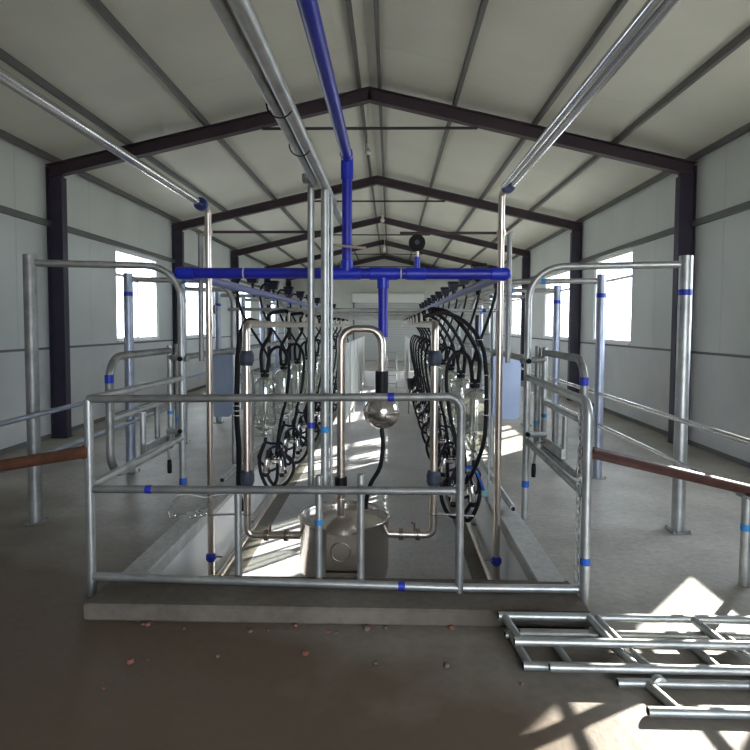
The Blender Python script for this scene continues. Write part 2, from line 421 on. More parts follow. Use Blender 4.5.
# purlins and girts
for off in (.14, 1.16, 2.25, 3.34, 4.36):
    for sx in (-1, 1):
        x = XC+sx*off; z = rz(x)
        p = MB(); p.box((x-.022, Y0, z+.004), (x+.022, Y1-.01, z+.012)); p.box((x-sx*.022-.004, Y0, z+.012), (x-sx*.022+.004, Y1-.01, z+.085))
        struct(p.build('purlin', M['purlin'], loc=(x,0,z)))
for x, sx in ((XL, 1), (XR, -1)):
    p = MB(); p.box((min(x,x+sx*.06), Y0, HEAD+.02), (max(x,x+sx*.06), Y1, HEAD+.10))
    struct(p.build('girt', M['purlin'], loc=(x,0,HEAD)))
    p = MB(); p.box((min(x,x+sx*.012), Y0, TRIM_Z-.02), (max(x,x+sx*.012), Y1, TRIM_Z+.012))
    struct(p.build('trim_4' if sx == 1 else 'trim_5', M['purlin'], loc=(x,0,TRIM_Z)))
    p = MB(); p.box((min(x,x+sx*.012), Y0, 0), (max(x,x+sx*.012), Y1, .06))
    struct(p.build('baseboard_left' if sx == 1 else 'baseboard_right', mat('dark skirting', (.16,.16,.16), .7), loc=(x,0,0)))

# windows
wn = 0
for x, sx in ((XL, -1), (XR, 1)):
    for a, b in (WIN if sx < 0 else WIN_R):
        wn += 1
        w = bpy.data.objects.new('window_%d' % wn, None); C.objects.link(w); w.location = (x+sx*.05, (a+b)/2, SILL); w['kind'] = 'structure'
        fm = MB(); xa, xb = sorted((x+sx*.02, x+sx*.08)); t = .045; zt = 2.48; ym = a+(b-a)*.5
        for z in (SILL, zt-.02, HEAD-t): fm.box((xa, a, z), (xb, b, z+t))
        fm.box((xa, a, SILL+t), (xb, a+t, HEAD-t)); fm.box((xa, b-t, SILL+t), (xb, b, HEAD-t)); fm.box((xa+.005, ym-.025, SILL+t), (xb-.005, ym+.025, zt-.02))
        fm.build('window_frame', M['white'], w)
        sl = MB(); xs = sorted((x-sx*.04, x+sx*.1)); sl.box((xs[0], a-.03, SILL-.03), (xs[1], b+.03, SILL)); sl.build('window_sill', M['white'], w)
        xp = x+sx*.05
        for (ya, yb, za, zb) in ((a+t, ym-.025, SILL+t, zt-.02), (ym+.025, b-t, SILL+t, zt-.02), (a+t, b-t, zt+.025, HEAD-t)):
            MB().box((xp-.003, ya, za), (xp+.003, yb, zb)).build('pane', M['pane'], w)
# roller shutter in the end wall
d = bpy.data.objects.new('door_1', None); C.objects.link(d); d.location = (-.1, Y1, 0); d['kind'] = 'structure'
MB().box((-1.65, Y1-.05, 0), (1.45, Y1-.02, 2.66)).build('shutter', M['shutter'], d)
MB().bbox((-1.75, Y1-.4, 2.66), (1.55, Y1-.001, 3.08), .02).build('shutter_box', M['white'], d)
for x in (-1.72, 1.45): MB().box((x, Y1-.08, 0), (x+.07, Y1-.001, 2.66)).build('guide_rail', M['purlin'], d)

# ------------------------------------------------------------------ rails and gates
def band(parent, a, b, r, m='tape', name='tape_band'):
    return MB().cyl(a, b, r, 18, .0006).build(name, M[m], parent)
def tband(parent, c, axis, r, w=.035, m='tape'):
    c = Vector(c); ax = Vector(axis).normalized()*w/2
    return band(parent, c-ax, c+ax, r+.0015, m)

# front guard railing
pl = FL(92, 595); pl = Vector((pl.x, pl.y, 0)); ptop = Vector((pl.x, pl.y, 1.16))
pe = FL(459, 592, .093)
pr = FL(584, 612); pr.z = 0
def yf(px): return pl.y+(pe.y-pl.y)*(px-92)/(459-92)
g = thing('guard_railing', 'galvanised pipe guard railing standing on the concrete sill in front of the pit', 'railing', (pl.x+1.1, 3.45, 0))
R = .0265; r = .0235
t0 = Vector((pl.x, pl.y, P(88,399,pl.y).z)); te = Vector((pe.x, pe.y, P(440,396.5,pe.y).z))
MB().tube([pl, t0+Vector((0,0,-.005))], R).build('corner_post', M['galv'], g)
MB().tube([pl+Vector((-.04,.0,.004)), pl+Vector((.0,0,.004))], .004).build('base_plate', M['galv_dull'], g)
MB().tube([t0, te, (pe.x, pe.y, .093)], r, bend=.075).build('top_rail', M['galv_dull'], g)
m0 = P(94,489,pl.y); m1 = P(456,491,pe.y)
MB().tube([m0, m1], r).build('mid_rail', M['galv_dull'], g)
MB().lathe([(r*.98,0),(r*1.02,.03),(r*.9,.10)], m1+Vector((-.012,0,0)), (-1,0,0), 14).build('mid_rail_end', M['galv_dull'], g)
b0 = Vector((pl.x+.02, pl.y-.01, .118)); b1 = Vector((pe.x, pe.y, .118))
MB().tube([b0, b1], r).build('bottom_rail', M['galv'], g)
for px, yt, mm in ((238, 494, 'galv'), (319, 476, 'galv'), (361, 475, 'galv')):
    y = yf(px)+.047; top = P(px, yt, y); s = MB(); s.tube([(top.x, y, .093), top], .0215)
    s.ball(top, .0213, 14, .45); s.build('short_post', M[mm], g)
    if px == 319: tband(g, (top.x, y, P(319,522,y).z), (0,0,1), .0215, .034, 'cyan')
for px, (a, b), mm in ((148, (m0, m1), 'tape'), (391, (t0, te), 'tape'), (402, (b0, b1), 'tape')):
    t = (px-90)/(458-90); tband(g, a+(b-a)*t, b-a, r, .038, mm)
# corner post at the open end, its bend and the rails running back to the hoops
HLx, HRx, HY = -1.735, 1.13, 4.95
rt = 1.185
MB().tube([pr, (pr.x, pr.y, rt), (HRx-.0, HY-.03, rt)], R, bend=.09).build('corner_post', M['galv'], g)
MB().tube([(pr.x, pr.y, .66), (HRx, HY-.03, .66)], r).build('side_rail', M['galv_dull'], g)
MB().tube([(pe.x+.02, pe.y+.0, .118), (pr.x-.02, pr.y+.03, .118)], r).build('bottom_rail', M['galv'], g)
tband(g, (pr.x, pr.y, P(584,561,pr.y).z), (0,0,1), R, .04, 'azure')
MB().tube([t0+Vector((0,.01,0)), (HLx, HY-.03, 1.16)], r).build('side_rail', M['galv'], g)
MB().tube([(pl.x, pl.y, .66), (HLx, HY-.03, .66)], r).build('side_rail', M['galv'], g)

# chain on the open corner post, and one looped under the middle rail
def chain(path, pitch, rl, wire):
    mb = MB(); path = [Vector(p) for p in path]
    seglen = [(b-a).length for a, b in zip(path[:-1], path[1:])]; tot = sum(seglen); n = int(tot/pitch)
    for i in range(n):
        s = (i+.5)*pitch; j = 0
        while j < len(seglen)-1 and s > seglen[j]: s -= seglen[j]; j += 1
        c = path[j]+(path[j+1]-path[j])*(s/seglen[j]); ax = (path[j+1]-path[j]).normalized()
        u = ax.orthogonal().normalized(); w = ax.cross(u)
        side = (u+w*.35).normalized() if i % 2 else (w-u*.35).normalized()
        pts = []
        for q in range(13):
            th = 2*PI*q/12; pts.append(c+ax*math.cos(th)*pitch*.62+side*math.sin(th)*rl)
        mb.tube(pts, wire, seg=6, caps=False)
    return mb
ctop = Vector((pr.x-.035, pr.y+.03, 1.15))
tag(chain([ctop, (pr.x-.037, pr.y+.028, .16)], .038, .014, .0042).build('chain', M['galv']), 'galvanised steel chain hanging down the railing corner post', 'chain')
cp = [P(x, y, 3.62) for x, y in ((180,496),(172,506),(168,513),(175,517),(184,515),(190,517),(196,516),(202,511),(212,502),(222,495))]
ch = chain(spline(cp, 4), .028, .009, .0024).build('chain', M['galv_dull'])
for hx_, hy_ in ((172,512),(192,512),(203,510)):
    MB().tube(spline([P(hx_-4,hy_,3.61), P(hx_-3,hy_+4,3.6), P(hx_,hy_+6,3.6), P(hx_+3,hy_+4,3.6), P(hx_+4,hy_,3.61)], 5), .006, seg=8).build('hook', M['steel_bright'], ch)
tag(ch, 'short thin chain with bright hooks looped under the middle rail of the front railing', 'chain')
tag(MB().tube(spline([P(177,495,3.5), P(190,494.5,3.49), P(205,497.5,3.5), P(215,495,3.5), P(226,494,3.5)], 5), .0032, seg=6).build('cord', M['cord']), 'thin white cord tied along the middle rail of the railing', 'cord')

# stall hoops: tall outer post, bent pipe down to the pit side
ORD = ['first','second','third','fourth','fifth','sixth','seventh','eighth','ninth','tenth','eleventh']
HOOP_Y = [4.7+1.67*i for i in range(7)]
for side, xo, xi in (('left', -2.85, HLx), ('right', 2.27, HRx)):
    base = None
    for i, y in enumerate(HOOP_Y):
        lab = '%s tall galvanised hoop from the front on the %s-hand platform' % (ORD[i], side)
        if i == 1: base = None; xo += .05 if side == 'left' else -.06
        if base is None:
            h = thing('stall_hoop', lab, 'hoop', (xo, y, 0), 'stall hoops along the %s platform' % side)
            MB().tube([(xo, y, 0), (xo, y, 2.15)], .049, seg=20).build('tall_post', M[('galv' if side == 'right' else 'galv_dull') if i == 0 else 'blue_galv'], h)
            MB().bbox((xo-.075, y-.075, 0), (xo+.075, y+.075, .010), .004).build('base_plate', M['galv_dull'], h)
            for dx in (-.062, .062):
                for dy in (-.062, .062): MB().cyl((xo+dx, y+dy, .009), (xo+dx, y+dy, .03), .010, 6).build('anchor_bolt', M['galv_dull'], h)
            zb = .262 if (side == 'left' and i == 0) else (.0 if i == 0 else .05)
            yy = y+.25
            MB().tube([(xo, y, 2.085), (xi, yy, 2.085), (xi, yy, zb)], .0285, bend=.27, seg=16).build('hoop_pipe', M['galv'], h)
            tz = 1.87 if i == 0 else 1.93
            if not (side == 'left' and i == 0): tband(h, (xo, y, tz), (0,0,1), .049, .045)
            if i == 0: tband(h, (xi, yy, .29 if side == 'left' else .30), (0,0,1), .0285, .055, 'azure')
            if i == 1:
                tband(h, (xi+(.5 if side == 'right' else -.5), y+.25*.5, 2.085), (1,0,0), .0285, .04, 'cyan')
                base = h
        else:
            dup(base, (xo, y, 0), lab)

# swing gates beside the hoops
def swing_gate(side, x, sgn, ya, yb, hx, lx):
    g = thing('swing_gate', 'small rounded pipe gate hinged beside the %s hoop post' % side, 'gate', (x, yb, .55), 'swing gates at the ends of the stalls')
    zt, zm, zb = 1.385, .97, .58
    MB().tube([(x, yb, zt), (x, ya, zt), (x, ya, zb), (x, yb, zb)], .027, bend=.17).build('gate_frame', M['galv_dull'], g)
    MB().tube([(x, yb, zm), (x, ya, zm)], .021).build('gate_rail', M['galv'], g)
    MB().tube([(x, yb, .60), (x, yb, 1.43)], .024).build('hinge_bar', M['galv'], g)
    MB().tube([(x-sgn*.055, yb+.02, .62), (x-sgn*.055, yb+.02, 1.44)], .024).build('hinge_bar', M['galv_dull'], g)
    tband(g, (x, ya, 1.24), (0,0,1), .027, .055)
    tband(g, (x, yb, .86), (0,0,1), .024, .03, 'cyan'); tband(g, (x-sgn*.055, yb+.02, .80), (0,0,1), .024, .03, 'cyan')
    # stub with an open end clamped to the hoop post
    MB().tube([(hx-sgn*.05, HY+.0, 1.32), (x, yb, 1.33)], .026).build('clamp_stub', M['galv_dull'], g)
    MB().torus((x-sgn*.05, yb, 1.33), (1,0,0), .03, .008).build('clamp_ring', M['galv'], g)
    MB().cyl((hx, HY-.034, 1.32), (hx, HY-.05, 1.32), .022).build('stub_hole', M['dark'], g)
    # latch
    l = MB().tube([(hx, HY-.045, .72), (x+sgn*.0, yb-.06, .71)], .024).build('latch_sleeve', M['galv'], g)
    MB().bbox((x-.014, yb-.56, .61), (x+.014, yb-.05, .69), .006).build('latch_plate', M['galv'], g)
    MB().tube([(x+sgn*.03, yb-.50, .60), (x+sgn*.03, yb-.50, .93)], .022).build('latch_tube', M['galv'], g)
    MB().tube([(x+sgn*.03, yb-.22, .66), (x+sgn*.03, yb-.22, .98)], .020).build('latch_tube', M['galv_dull'], g)
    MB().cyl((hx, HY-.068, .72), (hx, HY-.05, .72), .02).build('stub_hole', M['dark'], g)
    lv = MB().tube([(x-sgn*.015, yb-.10, .66), (lx+sgn*.03, yb-.15, .66), (lx, yb-.2, .5)], .010, bend=.02).build('lever', M['galv_dull'], g)
    MB().lathe([(0,0),(.016,.003),(.019,.05),(.017,.11),(0,.115)], (lx, yb-.2, .50), (-.03*sgn,-.05,-1), 14).build('grip', M['rubber'], lv)
    return g
swing_gate('left-hand', -1.86, -1, 3.92, 5.02, HLx, -1.80)
swing_gate('right-hand', 1.29, 1, 4.0, 5.02, HRx, 1.165)

# long wall-side rails and rump rails
for side, x in (('left', -2.735), ('right', 2.2)):
    for nm, z in (('upper', .90), ('lower', .57)):
        tag(MB().tube([(x, .6, z), (x, 15.6, z)], .02).build('wall_rail', M['blue_galv' if side == 'left' else 'chrome'], loc=(x, 4.7, z)), '%s of two long pipe rails bolted to the %s-hand tall posts' % (nm, side), 'rail', 'long rails along the outer posts')
for side, x, m, ya in (('left', HLx, 'galv_dull', 5.0), ('right', HRx, 'galv_dull', 5.0)):
    tag(MB().tube([(x+.0, ya, 1.33), (x, 15.4, 1.33)], .027).build('rump_rail', M[m], loc=(x, ya, 1.33)), 'chest-high pipe rail along the %s edge of the pit behind the hoop posts' % side, 'rail')
for side, x, ya in (('left', -1.56, 5.5), ('right', .985, 4.72)):
    k = thing('kerb_pipe', 'low open-ended pipe lying along the %s pit kerb' % side, 'pipe', (x, ya, .06), 'pipes along the pit kerbs')
    MB().tube([(x, ya, .155), (x, 15.0, .155)], .026).build('pipe', M['galv'], k)
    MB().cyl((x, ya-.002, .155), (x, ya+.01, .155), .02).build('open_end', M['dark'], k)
    for yy in (ya+.6, ya+3.0, ya+6.0): MB().box((x-.015, yy-.015, .05), (x+.015, yy+.015, .14)).build('foot', M['galv_dull'], k)

# rusty barrier pipes outside the corner posts
a = P(86,452,pl.y); a.x -= .01
t = thing('barrier_pipe', 'rusty brown barrier pipe reaching from the sill corner post towards the dim wall', 'pipe', a)
bb = P(-60,476,3.5)
MB().tube([a, bb], .035, seg=18).build('pipe', M['rust'], t)
MB().cyl(a+Vector((-.01,0,0)), a+Vector((.03,0,0)), .042).build('end_socket', M['rust'], t)
a = P(590,452,pr.y+.02); q = P(745,489,3.71); bb = a+(q-a)*1.55
t = thing('barrier_pipe', 'dark maroon barrier pipe running from the chain post over a short taped post', 'pipe', FL(744,585))
MB().tube([a, bb], .033, seg=18).build('pipe', M['maroon'], t)
MB().cyl(a-Vector((.035,0,0)), a+Vector((.005,0,0)), .042).build('end_socket', M['rust'], t)
sb = FL(744,585)
MB().tube([(sb.x, sb.y, 0), (sb.x, sb.y, q.z-.03)], .03).build('support_post', M['galv'], t)
MB().bbox((sb.x-.05, sb.y-.04, q.z-.05), (sb.x+.05, sb.y+.04, q.z-.035), .003).build('saddle', M['galv_dull'], t)
tband(t, (sb.x, sb.y, P(744,527,sb.y).z), (0,0,1), .03, .04, 'cyan')

# ------------------------------------------------------------------ overhead and wash pipes
def hexvalve(parent, c, rr, name='valve'):   # ribbed blue hand wheel
    return MB().lathe_sharp([(0,-rr*.95),(rr*.55,-rr*.95),(rr,-rr*.35),(rr,rr*.35),(rr*.55,rr*.95),(0,rr*.95)], c, (0,0,1), 8).build(name, M['tape'], parent)
for side, px, ytop, yv, double in (('left', 208, 207, 557, False), ('right', 502, 190, 561, True)):
    Y = 4.45; c0 = P(px, ytop, Y); x, zt = c0.x, c0.z; sg = -1 if side == 'left' else 1
    w = thing('wash_pipe', 'stainless wash pipe dropping into the pit at the %s end of the blue header' % side, 'pipe', (x, Y, -.42))
    zl = -.40
    xo_ = x+(.036 if double else -.02)
    MB().tube([(xo_, -2.4, zt), (xo_, Y-.10, zt)], .0255, seg=16).build('overhead_run', M['chrome'], w)
    MB().tube([(xo_, Y-.10, zt), (x, Y, zt-.015), (x, Y, zl), (x, 14.0, zl)], .0245, bend=.05, seg=16).build('drop_pipe', M['steel'], w)
    if double: MB().tube([(xo_-.047, -2.4, zt-.006), (xo_-.047, Y-.13, zt-.006)], .0205).build('overhead_run', M['chrome'], w)
    MB().lathe_sharp([(.0,-.03),(.043,-.03),(.047,-.02),(.047,.02),(.043,.03),(.0,.03)], (xo_-(.016 if double else -.008), Y-.13, zt-.006), (0,1,0), 22).build('pipe_clamp', M['clampblue'], w)
    hexvalve(w, (x, Y, P(px, yv, Y).z), .04)
    MB().tube([(x, Y-.0, P(px, yv, Y).z-.0), (x+sg*-.09, Y-.03, P(px, yv, Y).z+.015)], .006).build('valve_lever', M['galv_dull'], w)
    zc = P(px, 233, Y).z
    MB().tube([(x+sg*.065, Y+.02, zc), (x+sg*.065, Y+.02, 1.33)], .019).build('side_pipe', M['galv_dull'], w)
    MB().tube([(x-.03, Y+.01, zc), (x+sg*.09, Y+.02, zc)], .012).build('cross_clamp', M['steel'], w)
    MB().lathe_sharp([(.026,0),(.033,0),(.033,.04),(.026,.04)], (x, Y, zc-.02), (0,0,1), 18).build('union_nut', M['steel'], w)
    for yy in (6.0, 9.0, 12.0):
        MB().box((min(x, PIT_L if sg < 0 else PIT_R), yy-.012, zl-.012), (max(x, PIT_L if sg < 0 else PIT_R), yy+.012, zl+.012)).build('bracket', M['galv_dull'], w)
# tie rods across at the clamps (thin dark bars to the middle)
for side, xa, xb, y, py in (('left', 212, 330, 4.55, 232), ('right', 400, 506, 4.6, 233)):
    a = P(xa, py, y); b = P(xb, py, y)
    tag(MB().tube([a, b], .011, seg=10).build('brace_bar', M['frame']), 'thin dark brace bar tied to the %s wash pipe above the blue header' % side, 'bar')

# two pipes running overhead side by side, dropping to the front railing
Yp = 3.53
zt = P(318, 186, Yp).z; zb = P(318, 488, Yp).z
x1 = P(311, 330, Yp).x; x2 = P(325, 330, Yp).x
t = thing('overhead_pipe', 'slimmer galvanised pipe of the overhead pair dropping to the front railing', 'pipe', (x1, Yp, zb), 'pair of overhead pipes')
MB().tube([(x1+.026, -2.4, zt+.012), (x1+.026, Yp-.05, zt+.012), (x1, Yp, zt+.005), (x1, Yp, zb)], .0205, bend=.03).build('pipe', M['galv'], t)
tband(t, (x1, Yp, P(311,425,Yp).z), (0,0,1), .0215, .035)
MB().lathe_sharp([(0,-.03),(.02,-.03),(.026,-.01),(.026,.02),(0,.02)], (x1-.02, Yp-.05, zt+.035), (0,0,1), 10).build('plug', M['galv_dull'], t)
MB().tube([P(257, 80, 2.05), P(262, 90, 2.12), P(266, 97, 2.2)], .007).build('valve_lever', M['red'], t)
t = thing('overhead_pipe', 'thicker galvanised pipe of the overhead pair with a wire tie', 'pipe', (x2, Yp, zb), 'pair of overhead pipes')
MB().tube([(x2, -2.4, zt), (x2, Yp+1.15, zt)], .027).build('run', M['galv'], t)
MB().tube([(x2, Yp, zt), (x2, Yp, zb)], .025).build('pipe', M['galv'], t)
MB().tube([(x2+.035, Yp+.02, zt-.05), (x2+.035, Yp+.02, zb)], .010).build('thin_pipe', M['galv'], t)
tband(t, (x2, Yp, P(325,429,Yp).z), (0,0,1), .025, .035, 'cyan')
for yy in (2.25, 2.75): MB().torus(((x1+.026+x2)/2, yy, zt+.004), (0,1,0), .05, .003, 24, 6).build('wire_tie', M['dark'], t)
a = P(331, 245, 3.95); b = P(366, 248, 3.95)
MB().tube([(x2+.0, 3.95, a.z+.0), b], .009).build('side_arm', M['steel'], t)
MB().tube([(x2, 3.95, a.z), (x2, 3.95, zt)], .008).build('hanger', M['steel'], t)

# ------------------------------------------------------------------ blue vacuum header
YH = 4.1
zh = P(343, 273.5, YH).z; xa = P(180, 274, YH).x; xb = P(505, 275, YH).x
xr = P(347, 230, YH).x; zr = P(346, 157, YH).z; xd = P(383, 300, YH).x
v = thing('vacuum_header', 'bright blue plastic vacuum header pipe crossing above the pit', 'pipe', ((xa+xb)/2, YH, zh))
rb = .0365
MB().tube([(xa, YH, zh), (xb, YH, zh)], rb, seg=22).build('header_pipe', M['blue'], v)
MB().tube([(xr, YH, zh), (xr, YH, zr)], rb-.002, seg=22).build('riser', M['blue'], v)
MB().tube([(xr, YH+.02, zr+.0), (xr-.012, -2.4, zr+.02)], rb, seg=22).build('overhead_run', M['blue'], v)
MB().tube([(xd, YH+.01, zh), (xd, YH+.03, P(383,337,YH).z)], rb-.003, seg=22).build('drop_pipe', M['blue'], v)
def sleeve(mb, a, b, rr): mb.cyl(a, b, rr, 22, .004)
s = MB(); sleeve(s, (xr-.095, YH, zh), (xr+.095, YH, zh), rb+.006); sleeve(s, (xr, YH, zh), (xr, YH, zh+.09), rb+.005); s.build('tee', M['blue_fit'], v)
s = MB(); sleeve(s, (xd-.095, YH, zh), (xd+.10, YH, zh), rb+.006); sleeve(s, (xd, YH+.01, zh), (xd, YH+.012, zh-.10), rb+.005); s.build('tee', M['blue_fit'], v)
xg = P(417, 273, YH).x
s = MB(); sleeve(s, (xg-.075, YH, zh), (xg+.06, YH, zh), rb+.005); sleeve(s, (xg, YH, zh), (xg, YH, zh+.115), .02); s.build('gauge_tee', M['blue_fit'], v)
s = MB(); sleeve(s, (xr, YH, zr-.15), (xr, YH, zr-.0), rb+.006); s.ball((xr, YH, zr), rb+.006, 22); sleeve(s, (xr, YH-.0, zr), (xr, YH-.10, zr+.001), rb+.006); s.build('elbow', M['blue_fit'], v)
for x, sx in ((xa, -1), (xb, 1)):
    s = MB(); s.ball((x, YH, zh), rb+.006, 22); sleeve(s, (x, YH, zh), (x-sx*.1, YH, zh), rb+.006); sleeve(s, (x, YH, zh), (x, YH+.1, zh), rb+.006); s.build('elbow', M['blue_fit'], v)
for px in (244, 334, 401):
    x = P(px, 273, YH).x; MB().cyl((x-.004, YH, zh), (x+.004, YH, zh), rb+.001, 22, .0005).build('joint_ring', M['cord'], v)
t = thing('vacuum_gauge', 'round black vacuum gauge standing on the blue header', 'gauge', (xg, YH, zh+.1))
gc = P(417, 243, YH)
MB().lathe_sharp([(0,-.02),(.052,-.02),(.056,-.012),(.056,.018),(.050,.022),(0,.022)], gc, (0,-1,.05), 32).build('dial_case', M['dark'], t)
MB().lathe_sharp([(0,.0225),(.016,.0225),(.016,.03),(0,.03)], gc, (0,-1,.05), 20).build('hub', M['grey_rubber'], t)
MB().tube([(xg, YH, zh+.11), (xg, YH, gc.z-.05)], .011).build('stem', M['bronze'], t)

# pulsation vacuum lines running back from the header elbows
for side, x in (('left', xa), ('right', xb)):
    t = thing('vacuum_line', 'shade-tinted blue vacuum line running back along the %s side of the pit' % side, 'pipe', (x, YH, zh), 'vacuum lines above the pit edges')
    MB().tube([(x, YH+.02, zh), (x+(.06 if side == 'left' else -.04), 16.2, zh)], rb-.001, seg=18).build('pipe', M['blue_line'], t)

# ------------------------------------------------------------------ receiver group
Yt = 4.3; ct = P(344.5, 515, Yt); rt_ = .322; zrim = ct.z
tk = thing('receiver_tank', 'round stainless steel receiver tank in the middle of the pit behind the railing', 'tank', (ct.x, Yt, PIT_Z))
zbot = zrim-.47
MB().lathe([(0,zbot),(rt_-.09,zbot),(rt_-.035,zbot+.012),(rt_-.008,zbot+.05),(rt_,zbot+.1),(rt_,zrim-.012),(rt_+.01,zrim-.006),(rt_+.012,zrim+.004),(rt_+.004,zrim+.012),(rt_-.008,zrim+.008),(rt_-.012,zrim-.02),(rt_-.014,zrim-.035)], (ct.x, Yt, 0), (0,0,1), 56).build('shell', M['satin'], tk)
MB().lathe([(rt_-.014,zrim-.035),(.22,zrim-.022),(.1,zrim-.012),(0,zrim-.01)], (ct.x, Yt, 0), (0,0,1), 48).build('lid', M['satin'], tk)
MB().lathe_sharp([(.07,zrim-.02),(.05,zrim-.0),(.04,zrim+.01),(.03,zrim+.012)], (P(341,510,Yt).x, YH+.03, 0), (0,0,1), 28).build('neck', M['steel'], tk)
for ax, ay in ((-.22,-.2),(.22,-.2),(-.22,.2),(.22,.2)):
    MB().tube([(ct.x+ax, Yt+ay, zbot+.02), (ct.x+ax*1.1, Yt+ay*1.1, PIT_Z)], .018).build('leg', M['steel'], tk)
# pump box in front of the tank
yb = Yt-rt_-.115; a = P(325, 572, yb); b = P(358, 534, yb)
bx = thing('pump_box', 'beige metal pump box with a round plate fixed in front of the receiver tank', 'box', ((a.x+b.x)/2, yb+.05, a.z))
MB().bbox((a.x, yb, a.z), (b.x, yb+.12, b.z), .01).build('housing', M['beige'], bx)
cc = P(340.5, 552, yb); MB().torus((cc.x, yb-.001, cc.z), (0,1,0), .062, .0055, 36, 6).build('round_plate_rim', M['bronze'], bx)
MB().lathe_sharp([(0,0),(.06,0),(.06,.004),(0,.004)], (cc.x, yb+.001, cc.z), (0,-1,0), 36).build('round_plate', M['beige'], bx)
MB().bbox((a.x+.0, yb-.005, a.z-.03), (b.x, yb+.12, a.z-.004), .004).build('foot_bracket', M['bronze'], bx)
zz = b.z; MB().lathe([(.112,0),(.112,.02),(.085,.055),(.06,.08),(.04,.085),(0,.085)], ((a.x+b.x)/2, yb+.095, zz-.01), (0,0,1), 28).build('motor_cap', M['beige'], bx)
MB().tube([((a.x+b.x)/2-.02, yb+.10, a.z-.02), ((a.x+b.x)/2-.02, yb+.10, PIT_Z)], .03).build('stand', M['bronze'], bx)

# inverted U pipe into the tank, and the ball trap
xl = P(341, 400, YH).x; xq = P(382, 345, YH).x; zu = P(360, 329, YH).z
u = thing('u_pipe', 'inverted U of stainless pipe rising from the receiver tank', 'pipe', (xl, YH, zrim))
MB().tube([(xl, YH, P(341,481,YH).z), (xl, YH, zu), (xq, YH, zu), (xq, YH, P(382,372,YH).z)], .0275, bend=.10, seg=20).build('bent_pipe', M['steel'], u)
s = MB(); s.cyl((xl, YH, P(341,493,YH).z), (xl, YH, P(341,477,YH).z), .043); s.build('rubber_joint', M['rubber'], u)
MB().tube([(xl, YH, P(341,494,YH).z), (xl, YH+.01, zrim+.02)], .027, seg=18).build('tail_pipe', M['steel'], u)
MB().lathe_sharp([(.028,0),(.04,0),(.04,.012),(.028,.012)], (xl, YH, P(341,500,YH).z), (0,0,1), 20).build('collar', M['steel'], u)
zs = P(382, 411, YH).z; rs = .125
tr = thing('sanitary_trap', 'polished steel ball trap hanging below the U pipe', 'trap', (xq, YH, zs-rs))
MB().ball((xq, YH, zs), rs, 40).build('ball', M['satin'], tr)
MB().torus((xq, YH, zs+.0), (0,0,1), rs, .004, 40, 6).build('seam_band', M['steel'], tr)
MB().cyl((xq, YH, zs+rs-.01), (xq, YH, P(382,371,YH).z), .045).build('rubber_joint', M['rubber'], tr)
hp = [Vector((xq, YH, zs-rs+.01))]+[P(x, y, Y) for x, y, Y in ((383,445,4.1),(380,467,4.12),(371,483,4.16),(367,497,4.22),(366,508,4.27))]
MB().tube(spline(hp, 5), .015).build('drain_hose', M['rubber'], tr)

# milk lines
Ym = 4.36
for side, px in (('left', 247), ('right', 434)):
    x = P(px, 430, Ym).x; zt2 = P(px, 324, Ym).z; zb2 = P(px, 535, Ym).z; sg = 1 if side == 'left' else -1
    t = thing('milk_line', 'stainless milk line on the %s side, with a slate coupled riser beside the tank' % side, 'pipe', (x, Ym, zb2), 'milk lines along the pit')
    MB().tube([(x, 16.0, zt2), (x, Ym, zt2), (x, Ym, zb2), (ct.x-sg*(rt_-.01), Ym, zb2+.005)], .0285, bend=.055, seg=18).build('pipe', M['steel'], t)
    for py, mm in ((358, 'grey_rubber'), (478, 'grey_rubber')):
        z = P(px, py, Ym).z; MB().lathe_sharp([(.029,-.055),(.042,-.055),(.053,-.025),(.053,.025),(.042,.055),(.029,.055)], (x, Ym, z), (0,0,1), 10).build('coupling', M[mm], t)
    L = abs(ct.x-sg*rt_-x)
    for fq in (.35, .72):
        xx = x+sg*L*fq; MB().lathe_sharp([(.029,-.016),(.044,-.016),(.044,-.003),(.04,0),(.044,.003),(.044,.016),(.029,.016)], (xx, Ym, zb2+.003), (1,0,0), 20).build('clamp_union', M['bronze'], t)
    xx = x+sg*L*.42
    bv = MB().tube([(xx, Ym, zb2+.03), (xx, Ym, zb2+.085), (xx+sg*.02, Ym-.03, zb2+.10)], .008).build('valve_lever', M['bronze'], t)
    MB().torus((x, Ym, zb2+.16), (0,0,1), .031, .006, 20, 6).build('pipe_clip', M['bronze'], t)
    MB().tube([(x, Ym, zb2+.16), (x-sg*.30, Ym+.02, zb2+.14)], .007).build('clip_arm', M['galv_dull'], t)
MILK_Z = zt2
MILK = {'left': P(247, 430, Ym).x, 'right': P(434, 430, Ym).x}
VAC = {'left': xa+.02, 'right': xb-.01}

# heavy black drop hoses next to the risers
for side, pts in (('left', ((258,322,4.9),(246,322,4.8),(239,345,4.75),(237,385,4.75),(237,420,4.78),(239,450,4.8),(239,490,4.85),(243,510,4.9))),
                  ('right', ((425,316,4.95),(445,313,4.95),(466,323,4.93),(481,343,4.9),(486,370,4.9),(486,410,4.9),(484,440,4.9),(477,463,4.95),(470,478,5.0)))):
    t = thing('drop_hose', 'thick black rubber hose hanging in front of the %s row of milking units' % side, 'hose', P(*pts[-1]))
    pp = spline([P(*p) for p in pts], 7)
    MB().tube(pp, .017 if side == 'right' else .022).build('hose', M['rubber'], t)
    for py in ((405,410,415) if side == 'left' else (340,372,398,412)):
        q = min(pp, key=lambda w: abs(w.z-P(400, py, w.y).z)+(0 if w.z < 1.55 else 5)); MB().torus(q, (0,0,1), .022, .005, 14, 6).build('hose_clip', M['steel_bright'], t)

